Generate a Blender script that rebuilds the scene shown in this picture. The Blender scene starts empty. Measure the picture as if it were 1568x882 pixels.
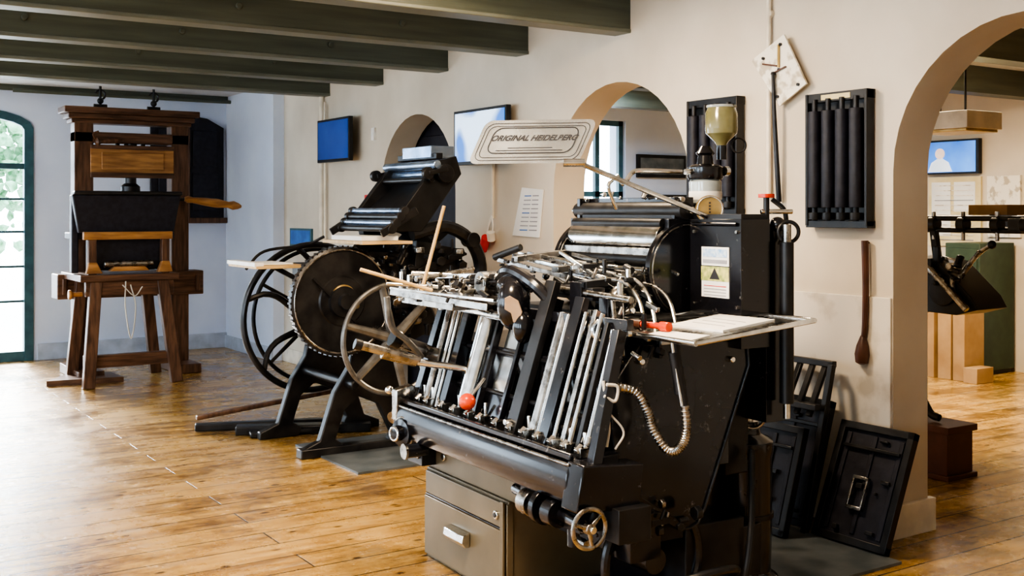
import bpy, bmesh, math, random
from mathutils import Vector, Matrix, Euler
random.seed(7)
SC=bpy.context.scene
COL=SC.collection
V=Vector
# ------------------------------------------------------------------ materials
def N(nt,t,**k):
    n=nt.nodes.new(t)
    for a,b in k.items(): setattr(n,a,b)
    return n
def mat(name,c1,c2=None,rough=0.5,metal=0.0,scale=8.0,stretch=(1,1,1),bump=0.0,coat=0.0,detail=6,contrast=(0.35,0.65),emit=0.0,trans=0.0,rvar=0.1,spec=None):
    m=bpy.data.materials.new(name); m.use_nodes=True; nt=m.node_tree
    b=nt.nodes['Principled BSDF']; L=nt.links.new
    c2=c2 or tuple(min(1,x*1.25+0.004) for x in c1)
    tc=N(nt,'ShaderNodeTexCoord'); mp=N(nt,'ShaderNodeMapping'); mp.inputs['Scale'].default_value=stretch
    L(tc.outputs['Object'],mp.inputs['Vector'])
    nz=N(nt,'ShaderNodeTexNoise'); nz.inputs['Scale'].default_value=scale; nz.inputs['Detail'].default_value=detail
    L(mp.outputs[0],nz.inputs['Vector'])
    r=N(nt,'ShaderNodeValToRGB'); e=r.color_ramp.elements
    e[0].position,e[1].position=contrast; e[0].color=(*c1,1); e[1].color=(*c2,1)
    L(nz.outputs['Fac'],r.inputs[0]); L(r.outputs[0],b.inputs['Base Color'])
    mr=N(nt,'ShaderNodeMapRange'); mr.inputs['To Min'].default_value=max(0.02,rough-rvar); mr.inputs['To Max'].default_value=min(1,rough+rvar)
    L(nz.outputs['Fac'],mr.inputs['Value']); L(mr.outputs[0],b.inputs['Roughness'])
    b.inputs['Metallic'].default_value=metal; b.inputs['Coat Weight'].default_value=coat
    b.inputs['Coat Roughness'].default_value=0.12
    if spec is not None: b.inputs['Specular IOR Level'].default_value=spec
    if trans: b.inputs['Transmission Weight'].default_value=trans
    if bump:
        bp=N(nt,'ShaderNodeBump'); bp.inputs['Strength'].default_value=bump; bp.inputs['Distance'].default_value=0.01
        L(nz.outputs['Fac'],bp.inputs['Height']); L(bp.outputs[0],b.inputs['Normal'])
    if emit:
        L(r.outputs[0],b.inputs['Emission Color']); b.inputs['Emission Strength'].default_value=emit
    return m
def wornblack(name,base=(0.006,0.006,0.008),hi=(0.20,0.19,0.18),rough=0.20,sc=26,lo=0.62):
    m=mat(name,base,tuple(x*2.2 for x in base),rough=rough,scale=5,coat=0.35,rvar=0.10)
    nt=m.node_tree;L=nt.links.new;b=nt.nodes['Principled BSDF']
    tc=N(nt,'ShaderNodeTexCoord')
    nz=N(nt,'ShaderNodeTexNoise'); nz.inputs['Scale'].default_value=sc; nz.inputs['Detail'].default_value=9; nz.inputs['Roughness'].default_value=0.75
    L(tc.outputs['Object'],nz.inputs['Vector'])
    r=N(nt,'ShaderNodeValToRGB'); r.color_ramp.elements[0].position=lo; r.color_ramp.elements[1].position=lo+0.1
    L(nz.outputs['Fac'],r.inputs[0])
    mx=N(nt,'ShaderNodeMix',data_type='RGBA'); mx.inputs[7].default_value=(*hi,1)
    src=[l for l in nt.links if l.to_socket==b.inputs['Base Color']][0].from_socket
    L(r.outputs[0],mx.inputs[0]); L(src,mx.inputs[6]); L(mx.outputs[2],b.inputs['Base Color'])
    return m
M={}
M['plaster']=mat('plaster_cream',(0.60,0.53,0.43),(0.70,0.63,0.525),rough=0.85,scale=1.6,bump=0.15)
M['plasterlow']=mat('plaster_patched',(0.52,0.48,0.41),(0.70,0.66,0.59),rough=0.8,scale=5,bump=0.3,contrast=(0.33,0.46))
M['plasterblue']=mat('plaster_daylight_tint',(0.62,0.69,0.84),(0.70,0.77,0.90),rough=0.85,scale=1.6,bump=0.1)  # cool window light tinted into the plaster colour
M['ceil']=mat('ceiling_white',(0.62,0.64,0.66),(0.72,0.74,0.76),rough=0.8,scale=2)
M['beam']=mat('beam_olive_paint',(0.075,0.088,0.068),(0.115,0.13,0.102),rough=0.42,scale=3,stretch=(0.4,6,6),bump=0.1)
M['beamhighlight']=mat('beam_edge_highlight',(0.15,0.165,0.14),(0.2,0.215,0.18),rough=0.45,scale=3)  # highlight along the lower beam edges, put into a lighter colour
M['base']=mat('baseboard_paint',(0.40,0.45,0.54),rough=0.5)
M['basec']=mat('baseboard_cream',(0.66,0.60,0.50),rough=0.5)
M['teal']=mat('teal_frame_paint',(0.04,0.10,0.13),(0.06,0.15,0.18),rough=0.4)
M['black']=wornblack('black_enamel')
M['guard']=wornblack('black_guard_enamel',base=(0.010,0.011,0.014),hi=(0.22,0.22,0.22),rough=0.2,sc=14,lo=0.60)
M['blackm']=mat('black_matte_iron',(0.008,0.008,0.009),(0.02,0.02,0.022),rough=0.38,scale=12,bump=0.1)
M['iron']=mat('cast_iron_dark',(0.012,0.012,0.014),(0.04,0.038,0.038),rough=0.33,metal=0.3,scale=9,bump=0.15)
M['steel']=mat('bright_steel',(0.62,0.62,0.60),(0.88,0.88,0.86),rough=0.17,metal=1.0,scale=20,rvar=0.08)
M['dsteel']=mat('dull_steel',(0.22,0.21,0.195),(0.52,0.50,0.47),rough=0.28,metal=1.0,scale=25)
M['gsteel']=mat('grey_wheel_steel',(0.14,0.135,0.13),(0.26,0.255,0.24),rough=0.33,metal=0.6,scale=14)
M['blsteel']=mat('bluish_roller_steel',(0.25,0.35,0.52),(0.42,0.54,0.72),rough=0.22,metal=0.8,scale=10)
M['beige']=mat('olive_beige_enamel',(0.14,0.112,0.068),(0.19,0.153,0.098),rough=0.33,metal=0.2,scale=4)
M['brass']=mat('brass',(0.45,0.33,0.15),(0.6,0.45,0.22),rough=0.35,metal=0.9,scale=15)
M['red']=mat('red_bakelite',(0.55,0.035,0.01),(0.75,0.08,0.02),rough=0.25)
M['redp']=mat('red_print',(0.6,0.02,0.02),(0.7,0.05,0.04),rough=0.5)
M['oak']=mat('dark_oak',(0.065,0.031,0.018),(0.17,0.088,0.05),rough=0.4,scale=6,stretch=(6,6,0.7),bump=0.15)
M['oakh']=mat('dark_oak_rail',(0.065,0.031,0.018),(0.17,0.088,0.05),rough=0.4,scale=6,stretch=(0.7,6,6),bump=0.15)
M['oakl']=mat('orange_oak_panel',(0.27,0.125,0.045),(0.48,0.25,0.095),rough=0.4,scale=5,stretch=(0.8,6,6),bump=0.1)
M['board']=mat('pine_board',(0.5,0.33,0.14),(0.68,0.48,0.24),rough=0.5,scale=5,stretch=(1,6,1))
M['leather']=mat('black_leather',(0.008,0.008,0.015),(0.02,0.02,0.032),rough=0.5,scale=20,bump=0.2)
M['paper']=mat('paper_white',(0.78,0.78,0.75),(0.88,0.88,0.86),rough=0.8,scale=3)
M['oldpaper']=mat('aged_card',(0.52,0.46,0.36),(0.83,0.79,0.70),rough=0.8,scale=14,contrast=(0.4,0.5))
M['papery']=mat('paper_yellow',(0.66,0.56,0.30),(0.80,0.70,0.45),rough=0.8,scale=4)
M['card']=mat('cardboard',(0.30,0.18,0.08),(0.40,0.26,0.13),rough=0.8,scale=4)
M['ink']=mat('print_ink',(0.03,0.03,0.035),rough=0.7)
M['inkg']=mat('print_grey',(0.3,0.3,0.32),rough=0.7)
M['bluep']=mat('blue_print',(0.03,0.12,0.4),(0.06,0.2,0.55),rough=0.5)
M['bluel']=mat('blue_pale_print',(0.25,0.45,0.75),(0.7,0.8,0.9),rough=0.5,scale=60)
M['greenp']=mat('green_print',(0.25,0.33,0.10),(0.75,0.70,0.25),rough=0.5,scale=40)
M['shirt']=mat('canvas_strap',(0.5,0.48,0.44),rough=0.8)
M['green']=mat('green_cabinet',(0.035,0.055,0.03),(0.05,0.08,0.045),rough=0.5)
M['plate']=mat('grey_floor_plate',(0.10,0.12,0.13),(0.2,0.22,0.23),rough=0.4,metal=0.3,scale=6)
M['signm']=mat('sign_aluminium',(0.58,0.58,0.57),(0.85,0.85,0.83),rough=0.26,metal=0.85,scale=6)
M['screenb']=mat('screen_navy',(0.008,0.03,0.16),(0.018,0.06,0.26),rough=0.2,emit=0.5,scale=1)
M['screenw']=mat('screen_picture',(0.05,0.18,0.55),(0.6,0.75,0.95),rough=0.3,emit=0.9,scale=2.6,contrast=(0.45,0.55),detail=1)
M['screens']=mat('screen_blue',(0.03,0.13,0.5),(0.1,0.3,0.8),rough=0.3,emit=1.0,scale=2)
M['skin']=mat('screen_portrait',(0.7,0.5,0.42),(0.8,0.62,0.55),rough=0.4,emit=0.6,scale=6)
M['shirtw']=mat('screen_shirt',(0.6,0.7,0.8),(0.8,0.85,0.95),rough=0.4,emit=0.6,scale=6)
M['tan']=mat('worn_tan_patch',(0.34,0.23,0.15),(0.43,0.31,0.22),rough=0.5)
M['ochre']=mat('ochre_liquid',(0.17,0.165,0.075),(0.26,0.25,0.13),rough=0.2,coat=1)
M['glass']=mat('jar_glass',(0.30,0.33,0.33),(0.45,0.5,0.5),rough=0.1,coat=1)
M['white']=mat('white_plastic',(0.72,0.70,0.66),rough=0.4)
M['walnut']=mat('tool_handle_wood',(0.06,0.025,0.014),(0.12,0.05,0.03),rough=0.4)
M['leaf']=mat('leaf_green',(0.05,0.16,0.06),(0.25,0.42,0.26),rough=0.6,scale=6)
M['ground']=mat('outside_paving',(0.5,0.5,0.48),rough=0.8)
M['boxr']=mat('brown_box',(0.09,0.03,0.02),(0.13,0.05,0.035),rough=0.4)

def floor_mat():
    m=bpy.data.materials.new('plank_floor');m.use_nodes=True;nt=m.node_tree;b=nt.nodes['Principled BSDF'];L=nt.links.new
    tc=N(nt,'ShaderNodeTexCoord')
    br=N(nt,'ShaderNodeTexBrick'); br.offset=0.37; br.inputs['Scale'].default_value=1
    br.inputs['Brick Width'].default_value=3.1; br.inputs['Row Height'].default_value=0.205
    br.inputs['Mortar Size'].default_value=0.0045; br.inputs['Mortar Smooth'].default_value=0.3
    br.inputs['Color1'].default_value=(0.0,0,0,1); br.inputs['Color2'].default_value=(1,1,1,1); br.inputs['Mortar'].default_value=(0.5,0.5,0.5,1)
    L(tc.outputs['Object'],br.inputs['Vector'])
    mp=N(nt,'ShaderNodeMapping'); mp.inputs['Scale'].default_value=(1.1,5,1); L(tc.outputs['Object'],mp.inputs[0])
    g=N(nt,'ShaderNodeTexNoise'); g.inputs['Scale'].default_value=2.2; g.inputs['Detail'].default_value=10; g.inputs['Roughness'].default_value=0.74; L(mp.outputs[0],g.inputs['Vector'])
    rg=N(nt,'ShaderNodeValToRGB'); e=rg.color_ramp.elements
    e[0].position=0.30;e[0].color=(0.16,0.075,0.020,1);e[1].position=0.72;e[1].color=(0.62,0.41,0.15,1)
    x=e.new(0.5);x.color=(0.42,0.245,0.070,1)
    ad=N(nt,'ShaderNodeMath',operation='MULTIPLY_ADD'); ad.inputs[1].default_value=0.13; L(br.outputs['Color'],ad.inputs[0]); 
    sb=N(nt,'ShaderNodeMath',operation='SUBTRACT'); L(g.outputs['Fac'],sb.inputs[0]); sb.inputs[1].default_value=0.055; L(sb.outputs[0],ad.inputs[2])
    L(ad.outputs[0],rg.inputs[0])
    n2=N(nt,'ShaderNodeTexNoise'); n2.inputs['Scale'].default_value=1.5; n2.inputs['Detail'].default_value=12; n2.inputs['Roughness'].default_value=0.75; L(tc.outputs['Object'],n2.inputs['Vector'])
    r2=N(nt,'ShaderNodeValToRGB'); r2.color_ramp.elements[0].position=0.36;r2.color_ramp.elements[0].color=(0.36,0.31,0.28,1);r2.color_ramp.elements[1].position=0.51;r2.color_ramp.elements[1].color=(1,1,1,1); L(n2.outputs['Fac'],r2.inputs[0])
    m1=N(nt,'ShaderNodeMix',data_type='RGBA',blend_type='MULTIPLY'); m1.inputs[0].default_value=0.9; L(rg.outputs[0],m1.inputs[6]); L(r2.outputs[0],m1.inputs[7])
    n3=N(nt,'ShaderNodeTexNoise'); n3.inputs['Scale'].default_value=2.3; n3.inputs['Detail'].default_value=10; n3.inputs['Roughness'].default_value=0.7; L(mp.outputs[0],n3.inputs['Vector'])
    r3=N(nt,'ShaderNodeValToRGB'); r3.color_ramp.elements[0].position=0.54;r3.color_ramp.elements[1].position=0.70;r3.color_ramp.elements[1].color=(0.7,0.7,0.7,1);L(n3.outputs['Fac'],r3.inputs[0])
    mw=N(nt,'ShaderNodeMix',data_type='RGBA'); mw.inputs[7].default_value=(0.46,0.37,0.25,1); L(r3.outputs[0],mw.inputs[0]); L(m1.outputs[2],mw.inputs[6])
    mk=N(nt,'ShaderNodeMapping'); mk.inputs['Scale'].default_value=(2.4,4.8,1); L(tc.outputs['Object'],mk.inputs[0])
    vo=N(nt,'ShaderNodeTexVoronoi'); vo.inputs['Scale'].default_value=1.9; L(mk.outputs[0],vo.inputs['Vector'])
    rk=N(nt,'ShaderNodeValToRGB'); rk.color_ramp.elements[0].position=0.06;rk.color_ramp.elements[0].color=(0.12,0.08,0.06,1);rk.color_ramp.elements[1].position=0.15;rk.color_ramp.elements[1].color=(1,1,1,1); L(vo.outputs['Distance'],rk.inputs[0])
    m2=N(nt,'ShaderNodeMix',data_type='RGBA',blend_type='MULTIPLY'); m2.inputs[0].default_value=0.9; L(mw.outputs[2],m2.inputs[6]); L(rk.outputs[0],m2.inputs[7])
    m3=N(nt,'ShaderNodeMix',data_type='RGBA'); m3.inputs[7].default_value=(0.04,0.024,0.012,1); L(br.outputs['Fac'],m3.inputs[0]); L(m2.outputs[2],m3.inputs[6])
    L(m3.outputs[2],b.inputs['Base Color'])
    mr=N(nt,'ShaderNodeMapRange'); mr.inputs['From Min'].default_value=0.3;mr.inputs['From Max'].default_value=0.7; mr.inputs['To Min'].default_value=0.14; mr.inputs['To Max'].default_value=0.38; L(n2.outputs['Fac'],mr.inputs['Value']); L(mr.outputs[0],b.inputs['Roughness'])
    b.inputs['Coat Weight'].default_value=0.3;b.inputs['Coat Roughness'].default_value=0.22
    bp=N(nt,'ShaderNodeBump'); bp.inputs['Strength'].default_value=0.5; bp.inputs['Distance'].default_value=0.008
    hs=N(nt,'ShaderNodeMath',operation='SUBTRACT'); L(g.outputs['Fac'],hs.inputs[0]); L(br.outputs['Fac'],hs.inputs[1]); L(hs.outputs[0],bp.inputs['Height']); L(bp.outputs[0],b.inputs['Normal'])
    return m
M['floor']=floor_mat()

# ------------------------------------------------------------------ builder
class B:
    def __init__(s,T=None):
        s.bm=bmesh.new(); s.mats=[]; s.T=T or Matrix.Identity(4)
    def mi(s,m):
        if m not in s.mats: s.mats.append(m)
        return s.mats.index(m)
    def _fin(s,verts,m):
        i=s.mi(m); fs=set()
        for v in verts:
            for f in v.link_faces: fs.add(f)
        for f in fs: f.material_index=i
    def box(s,x0,x1,y0,y1,z0,z1,m):
        r=bmesh.ops.create_cube(s.bm,size=1.0)
        bmesh.ops.transform(s.bm,matrix=Matrix.Translation(((x0+x1)/2,(y0+y1)/2,(z0+z1)/2))@Matrix.Diagonal((abs(x1-x0),abs(y1-y0),abs(z1-z0),1)),verts=r['verts'])
        s._fin(r['verts'],m)
    def obox(s,c,size,rot,m):
        r=bmesh.ops.create_cube(s.bm,size=1.0)
        bmesh.ops.transform(s.bm,matrix=Matrix.Translation(c)@Euler([math.radians(a) for a in rot]).to_matrix().to_4x4()@Matrix.Diagonal((*size,1)),verts=r['verts'])
        s._fin(r['verts'],m)
    def frame(s,p0,p1,up=(0,0,1)):
        p0=V(p0);p1=V(p1);z=(p1-p0).normalized();u=V(up)
        if abs(z.dot(u))>0.98: u=V((0,1,0)) if abs(z.y)<0.9 else V((1,0,0))
        x=u.cross(z).normalized();y=z.cross(x)
        Mx=Matrix((x,y,z)).transposed().to_4x4(); Mx.translation=(p0+p1)/2
        return Mx,(p1-p0).length
    def bar(s,p0,p1,w,h,m,up=(0,0,1)):
        Mx,l=s.frame(p0,p1,up)
        r=bmesh.ops.create_cube(s.bm,size=1.0)
        bmesh.ops.transform(s.bm,matrix=Mx@Matrix.Diagonal((w,h,l,1)),verts=r['verts']); s._fin(r['verts'],m)
    def cyl(s,p0,p1,r,m,r2=None,seg=20):
        Mx,l=s.frame(p0,p1)
        q=bmesh.ops.create_cone(s.bm,cap_ends=True,segments=seg,radius1=r,radius2=r if r2 is None else r2,depth=l)
        bmesh.ops.transform(s.bm,matrix=Mx,verts=q['verts']); s._fin(q['verts'],m)
    def sph(s,c,r,m,sc=(1,1,1)):
        q=bmesh.ops.create_uvsphere(s.bm,u_segments=18,v_segments=12,radius=r)
        bmesh.ops.transform(s.bm,matrix=Matrix.Translation(c)@Matrix.Diagonal((*sc,1)),verts=q['verts']); s._fin(q['verts'],m)
    def lathe(s,c,ax,prof,m,seg=28):
        z=V(ax).normalized();Mx,_=s.frame(V(c),V(c)+z);Mx.translation=V(c)
        rings=[]
        for r,h in prof:
            rings.append([s.bm.verts.new(Mx@V((r*math.cos(2*math.pi*k/seg),r*math.sin(2*math.pi*k/seg),h))) for k in range(seg)])
        i=s.mi(m)
        for a,b in zip(rings,rings[1:]):
            for k in range(seg):
                f=s.bm.faces.new((a[k],a[(k+1)%seg],b[(k+1)%seg],b[k]));f.material_index=i
        f=s.bm.faces.new(list(reversed(rings[0])));f.material_index=i
        f=s.bm.faces.new(rings[-1]);f.material_index=i
    def torus(s,c,ax,R,r,m,seg=48,sec=10,fl=1.0,a0=0,a1=360):
        Mx,_=s.frame(V(c),V(c)+V(ax));Mx.translation=V(c);i=s.mi(m);full=abs(a1-a0)>=360
        n=seg if full else seg+1;rings=[]
        for k in range(n):
            t=math.radians(a0+(a1-a0)*k/seg);ring=[]
            for j in range(sec):
                u=2*math.pi*j/sec
                rr=R+r*math.cos(u);ring.append(s.bm.verts.new(Mx@V((rr*math.cos(t),rr*math.sin(t),r*fl*math.sin(u)))))
            rings.append(ring)
        for k in range(n if full else n-1):
            a=rings[k];b=rings[(k+1)%n]
            for j in range(sec):
                f=s.bm.faces.new((a[j],b[j],b[(j+1)%sec],a[(j+1)%sec]));f.material_index=i
    def tube(s,pts,r,m,sec=10,smooth=True,sub=6):
        P=[V(p) for p in pts]
        if smooth and len(P)>2:
            Q=[];E=[P[0]*2-P[1]]+P+[P[-1]*2-P[-2]]
            for k in range(1,len(E)-2):
                a,b,c,d=E[k-1:k+3]
                for t in range(sub):
                    t/=sub
                    Q.append(0.5*((2*b)+(c-a)*t+(2*a-5*b+4*c-d)*t*t+(3*b-a-3*c+d)*t**3))
            Q.append(P[-1]);P=Q
        i=s.mi(m);rings=[];x=None
        for k,p in enumerate(P):
            d=(P[min(k+1,len(P)-1)]-P[max(k-1,0)]).normalized()
            if x is None: x=d.orthogonal().normalized()
            x=(x-d*x.dot(d)).normalized();y=d.cross(x)
            rr=r[0]+(r[1]-r[0])*k/(len(P)-1) if isinstance(r,tuple) else r
            rings.append([s.bm.verts.new(p+(x*math.cos(2*math.pi*j/sec)+y*math.sin(2*math.pi*j/sec))*rr) for j in range(sec)])
        for a,b in zip(rings,rings[1:]):
            for j in range(sec):
                f=s.bm.faces.new((a[j],a[(j+1)%sec],b[(j+1)%sec],b[j]));f.material_index=i
        f=s.bm.faces.new(list(reversed(rings[0])));f.material_index=i
        f=s.bm.faces.new(rings[-1]);f.material_index=i
    def prism(s,pts,ext,m):
        ext=V(ext);i=s.mi(m)
        a=[s.bm.verts.new(V(p)) for p in pts];b=[s.bm.verts.new(V(p)+ext) for p in pts]
        f=s.bm.faces.new(a);f.material_index=i
        f=s.bm.faces.new(list(reversed(b)));f.material_index=i
        n=len(a)
        for k in range(n):
            f=s.bm.faces.new((a[(k+1)%n],a[k],b[k],b[(k+1)%n]));f.material_index=i
    def wheel(s,c,ax,R,rim,width,m,spokes=6,hub=0.05,sw=0.03,curve=0.0,phase=0):
        c=V(c);ax=V(ax).normalized()
        s.torus(c,ax,R-rim/2,rim/2,m,seg=64,fl=width/rim)
        s.cyl(c-ax*(width*0.9),c+ax*(width*0.9),hub,m)
        s.cyl(c-ax*(width*1.2),c+ax*(width*1.2),hub*0.5,M['dsteel'])
        Mx,_=s.frame(c,c+ax);Mx.translation=c
        for k in range(spokes):
            t=2*math.pi*k/spokes+math.radians(phase);pts=[]
            for q in range(6):
                f=q/5;rr=hub*0.7+(R-rim*0.7-hub*0.7)*f;tt=t+curve*math.sin(f*math.pi*0.9)
                pts.append(Mx@V((rr*math.cos(tt),rr*math.sin(tt),0)))
            s.tube(pts,(sw*0.62,sw*0.42),m,sec=8,smooth=True,sub=2)
    def bits(s,n,b0,b1,mats,smin=0.008,smax=0.035):
        for _ in range(n):
            p=V([random.uniform(b0[k],b1[k]) for k in range(3)]);m=random.choice(mats);k=random.random();r=random.uniform(smin,smax)
            ax=random.choice([(1,0,0),(0,1,0),(0,0,1),(0.5,0,1),(0,1,0.3)]);ax=V(ax).normalized()
            if k<0.45: s.cyl(p-ax*r,p+ax*r,r*random.uniform(0.3,0.7),m,seg=12)
            elif k<0.75: s.bar(p-ax*r*1.6,p+ax*r*1.6,r*0.7,r*0.9,m)
            else: s.cyl(p-ax*r*0.4,p+ax*r*0.4,r*0.8,m,seg=6)
    def done(s,name,origin=(0,0,0),parent=None,bevel=0.0,angle=35,flat=False):
        bm=s.bm;o=V(origin)
        bmesh.ops.recalc_face_normals(bm,faces=bm.faces[:])
        bm.transform(Matrix.Translation(-o)@s.T)
        me=bpy.data.meshes.new(name);bm.to_mesh(me);bm.free()
        for m in s.mats: me.materials.append(m)
        if not flat:
            me.polygons.foreach_set('use_smooth',[True]*len(me.polygons))
            me.set_sharp_from_angle(angle=math.radians(angle))
        ob=bpy.data.objects.new(name,me);COL.objects.link(ob)
        if parent: ob.parent=parent
        else: ob.location=o
        if bevel:
            md=ob.modifiers.new('bevel','BEVEL');md.width=bevel;md.segments=2;md.limit_method='ANGLE';md.angle_limit=math.radians(40);md.harden_normals=False
        return ob
def empty(name,loc):
    e=bpy.data.objects.new(name,None);e.location=loc;e.empty_display_size=0.2;COL.objects.link(e);return e
def text_mesh(name,body,size,Mx,m,parent=None,origin=(0,0,0),ext=0.001,shear=0,off=0.0):
    cu=bpy.data.curves.new(name,'FONT');cu.body=body;cu.size=size;cu.extrude=ext;cu.align_x='CENTER';cu.align_y='CENTER';cu.shear=shear;cu.offset=off
    t=bpy.data.objects.new(name+'_tmp',cu);COL.objects.link(t);bpy.context.view_layer.update()
    me=bpy.data.meshes.new_from_object(t);bpy.data.objects.remove(t)
    me.transform(Matrix.Translation(-V(origin))@Mx);me.materials.clear();me.materials.append(m)
    o=bpy.data.objects.new(name,me);COL.objects.link(o)
    if parent:o.parent=parent
    else:o.location=origin
    return o

# ------------------------------------------------------------------ room shell
WX0,WX1=4.40,4.66; CZ=2.86
b=B(); b.box(-4,10.3,-1.5,12.7,-0.06,0,M['floor']); b.done('floor')
b=B(); b.box(-4,10.3,-1.5,12.7,CZ,CZ+0.1,M['ceil']); b.done('ceiling')
def arch(yc,r,zs,n=20):
    return [(yc-r,0)]+[(yc-r*math.cos(math.pi*k/n),zs+r*math.sin(math.pi*k/n)) for k in range(n+1)]+[(yc+r,0)]
out=[(-1.5,0)]+arch(2.72,0.66,1.74)+arch(5.46,0.675,1.69)+arch(8.08,0.635,1.72)+[(12.4,0),(12.4,CZ),(-1.5,CZ)]
b=B(); b.prism([(WX0,y,z) for y,z in out],(WX1-WX0,0,0),M['plaster']); b.done('wall_right')
b=B(); b.box(-4.25,10.3,-1.75,-1.5,0,CZ,M['plaster']); b.done('wall_front')
b=B(); b.box(4.28,4.40,10.95,12.4,0,CZ,M['plasterblue']); b.done('wall_pier')
b=B(); b.box(4.385,4.402,3.385,4.25,0.12,1.14,M['plasterlow']); b.done('trim_1',bevel=0.004)
b=B()
b.box(4.36,4.70,3.36,3.40,0,0.16,M['basec'])
b.box(4.375,4.40,3.40,4.79,0,0.14,M['basec']);b.box(4.375,4.40,6.13,7.45,0,0.14,M['basec']);b.box(4.375,4.40,8.71,10.95,0,0.14,M['basec']);b.box(4.255,4.28,10.95,12.4,0,0.14,M['base'])
b.done('baseboard_right',bevel=0.004)
def seg(x0,x1,z0,z1,n=10):
    xc=(x0+x1)/2;h=(x1-x0)/2
    return [(x0,0)]+[(xc-h*math.cos(math.pi*k/n),z0+(z1-z0)*math.sin(math.pi*k/n)) for k in range(n+1)]+[(x1,0)]
ops=[(-3.3,-1.9),(-1.1,0.3),(0.9,2.22)]
out=[(-4,0)]
for x0,x1 in ops: out+=seg(x0,x1,2.42,2.62)
out+=[(4.66,0),(4.66,CZ),(-4,CZ)]
b=B(); b.prism([(x,12.4,z) for x,z in out],(0,0.3,0),M['plasterblue']); b.done('wall_back')
b=B(); b.box(2.26,4.28,12.37,12.4,0,0.17,M['base']); b.box(0.34,0.86,12.37,12.4,0,0.17,M['base']);b.done('baseboard_back',bevel=0.004)
b=B(); b.cyl((2.0,12.25,2.79),(4.3,12.25,2.79),0.02,M['beam']); b.box(-4,4.3,12.34,12.4,2.80,2.86,M['beam']); b.done('trim_2')
for n,(x0,x1) in enumerate(ops):
    b=B();t=0.09
    P=seg(x0,x1,2.42,2.62); Q=seg(x0+t,x1-t,2.40,2.53)
    for k in range(len(P)-1):
        a,c,d,e=P[k],P[k+1],Q[k+1],Q[k]
        b.prism([(a[0],12.38,a[1]),(c[0],12.38,c[1]),(d[0],12.38,d[1]),(e[0],12.38,e[1])],(0,0.1,0),M['teal'])
    b.box(x0+t,x1-t,12.40,12.44,1.99,2.05,M['teal'])
    xm=(x0+x1)/2; b.box(xm-0.05,xm+0.05,12.39,12.45,0,2.5,M['teal'])
    for z in (0.62,0.98,1.34,1.68): b.box(x0+t,x1-t,12.41,12.435,z-0.012,z+0.012,M['teal'])
    b.box(x0+t,x1-t,12.40,12.44,0.0,0.10,M['teal'])
    b.done('door_%d'%(n+1) ,bevel=0.003)
b=B();X=-4.0
b.box(X-0.25,X,-1.5,12.7,0,0.5,M['plaster']);b.box(X-0.25,X,-1.5,12.7,2.5,CZ,M['plaster'])
for y0,y1 in ((-1.5,-0.6),(1.6,2.4),(4.6,5.4),(7.6,8.4),(10.6,12.7)): b.box(X-0.25,X,y0,y1,0.5,2.5,M['plaster'])
b.done('wall_left')
b=B()
for y0,y1 in ((-0.6,1.6),(2.4,4.6),(5.4,7.6),(8.4,10.6)):
    for y in (y0+0.03,(y0+y1)/2,y1-0.03): b.box(X-0.15,X-0.1,y-0.03,y+0.03,0.5,2.5,M['teal'])
    for z in (0.53,1.5,2.47): b.box(X-0.15,X-0.1,y0,y1,z-0.03,z+0.03,M['teal'])
b.done('window_1')
for n,y in enumerate((5.32,6.44,7.56,8.68,9.80)):
    b=B(); b.box(-4,WX0+0.02,y,y+0.15,2.675,CZ+0.01,M['beam']); b.box(-4,WX0+0.02,y-0.006,y+0.156,2.655,2.68,M['beamhighlight'])  # bottom strip carries the painted edge highlight
    for x in (-1.5,0.1,1.3,2.3,3.4): b.cyl((x,y-0.02,2.78),(x,y,2.78),0.022,M['beam'],seg=8)
    b.done('ceiling_beam' ,bevel=0.006)
b=B()
for y in (3.2,4.6,6.0,7.4,8.8): b.box(WX1,10,y,y+0.18,2.62,CZ+0.01,M['beam'])
b.done('ceiling_beam')
b=B(); b.box(10,10.3,-1.5,10.3,0,CZ,M['plaster']); b.done('wall_far_right')
b=B()
b.box(4.66,7.45,10,10.3,0,CZ,M['plasterblue']);b.box(8.2,10,10,10.3,0,CZ,M['plasterblue']);b.box(7.45,8.2,10,10.3,0,0.9,M['plasterblue']);b.box(7.45,8.2,10,10.3,2.6,CZ,M['plasterblue'])
b.done('wall_far_back')
b=B()
for x in (7.48,7.825,8.17): b.box(x-0.03,x+0.03,10.05,10.1,0.9,2.6,M['teal'])
for z in (0.93,1.75,2.57): b.box(7.45,8.2,10.05,10.1,z-0.03,z+0.03,M['teal'])
b.done('window_2')
b=B(); b.box(-30,30,12.7,40,-0.1,-0.05,M['ground']); b.done('ground_outside')

# ------------------------------------------------------------------ window shutter on back wall
b=B()
pts=[(3.42,12.36,1.47),(4.24,12.36,1.47),(4.24,12.36,2.50),(4.05,12.36,2.60),(3.83,12.36,2.63),(3.61,12.36,2.60),(3.42,12.36,2.50)]
b.prism(pts,(0,0.04,0),M['leather'])
b.box(3.38,4.27,12.33,12.4,1.42,1.48,M['oak'])
for x in (3.5,3.88):
    b.box(x,x+0.28,12.34,12.36,1.56,1.98,M['leather']);b.box(x,x+0.28,12.34,12.36,2.06,2.46,M['leather'])
b.box(3.825,3.845,12.33,12.36,1.48,2.6,M['oak'])
b.done('window_shutter',bevel=0.005)

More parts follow.
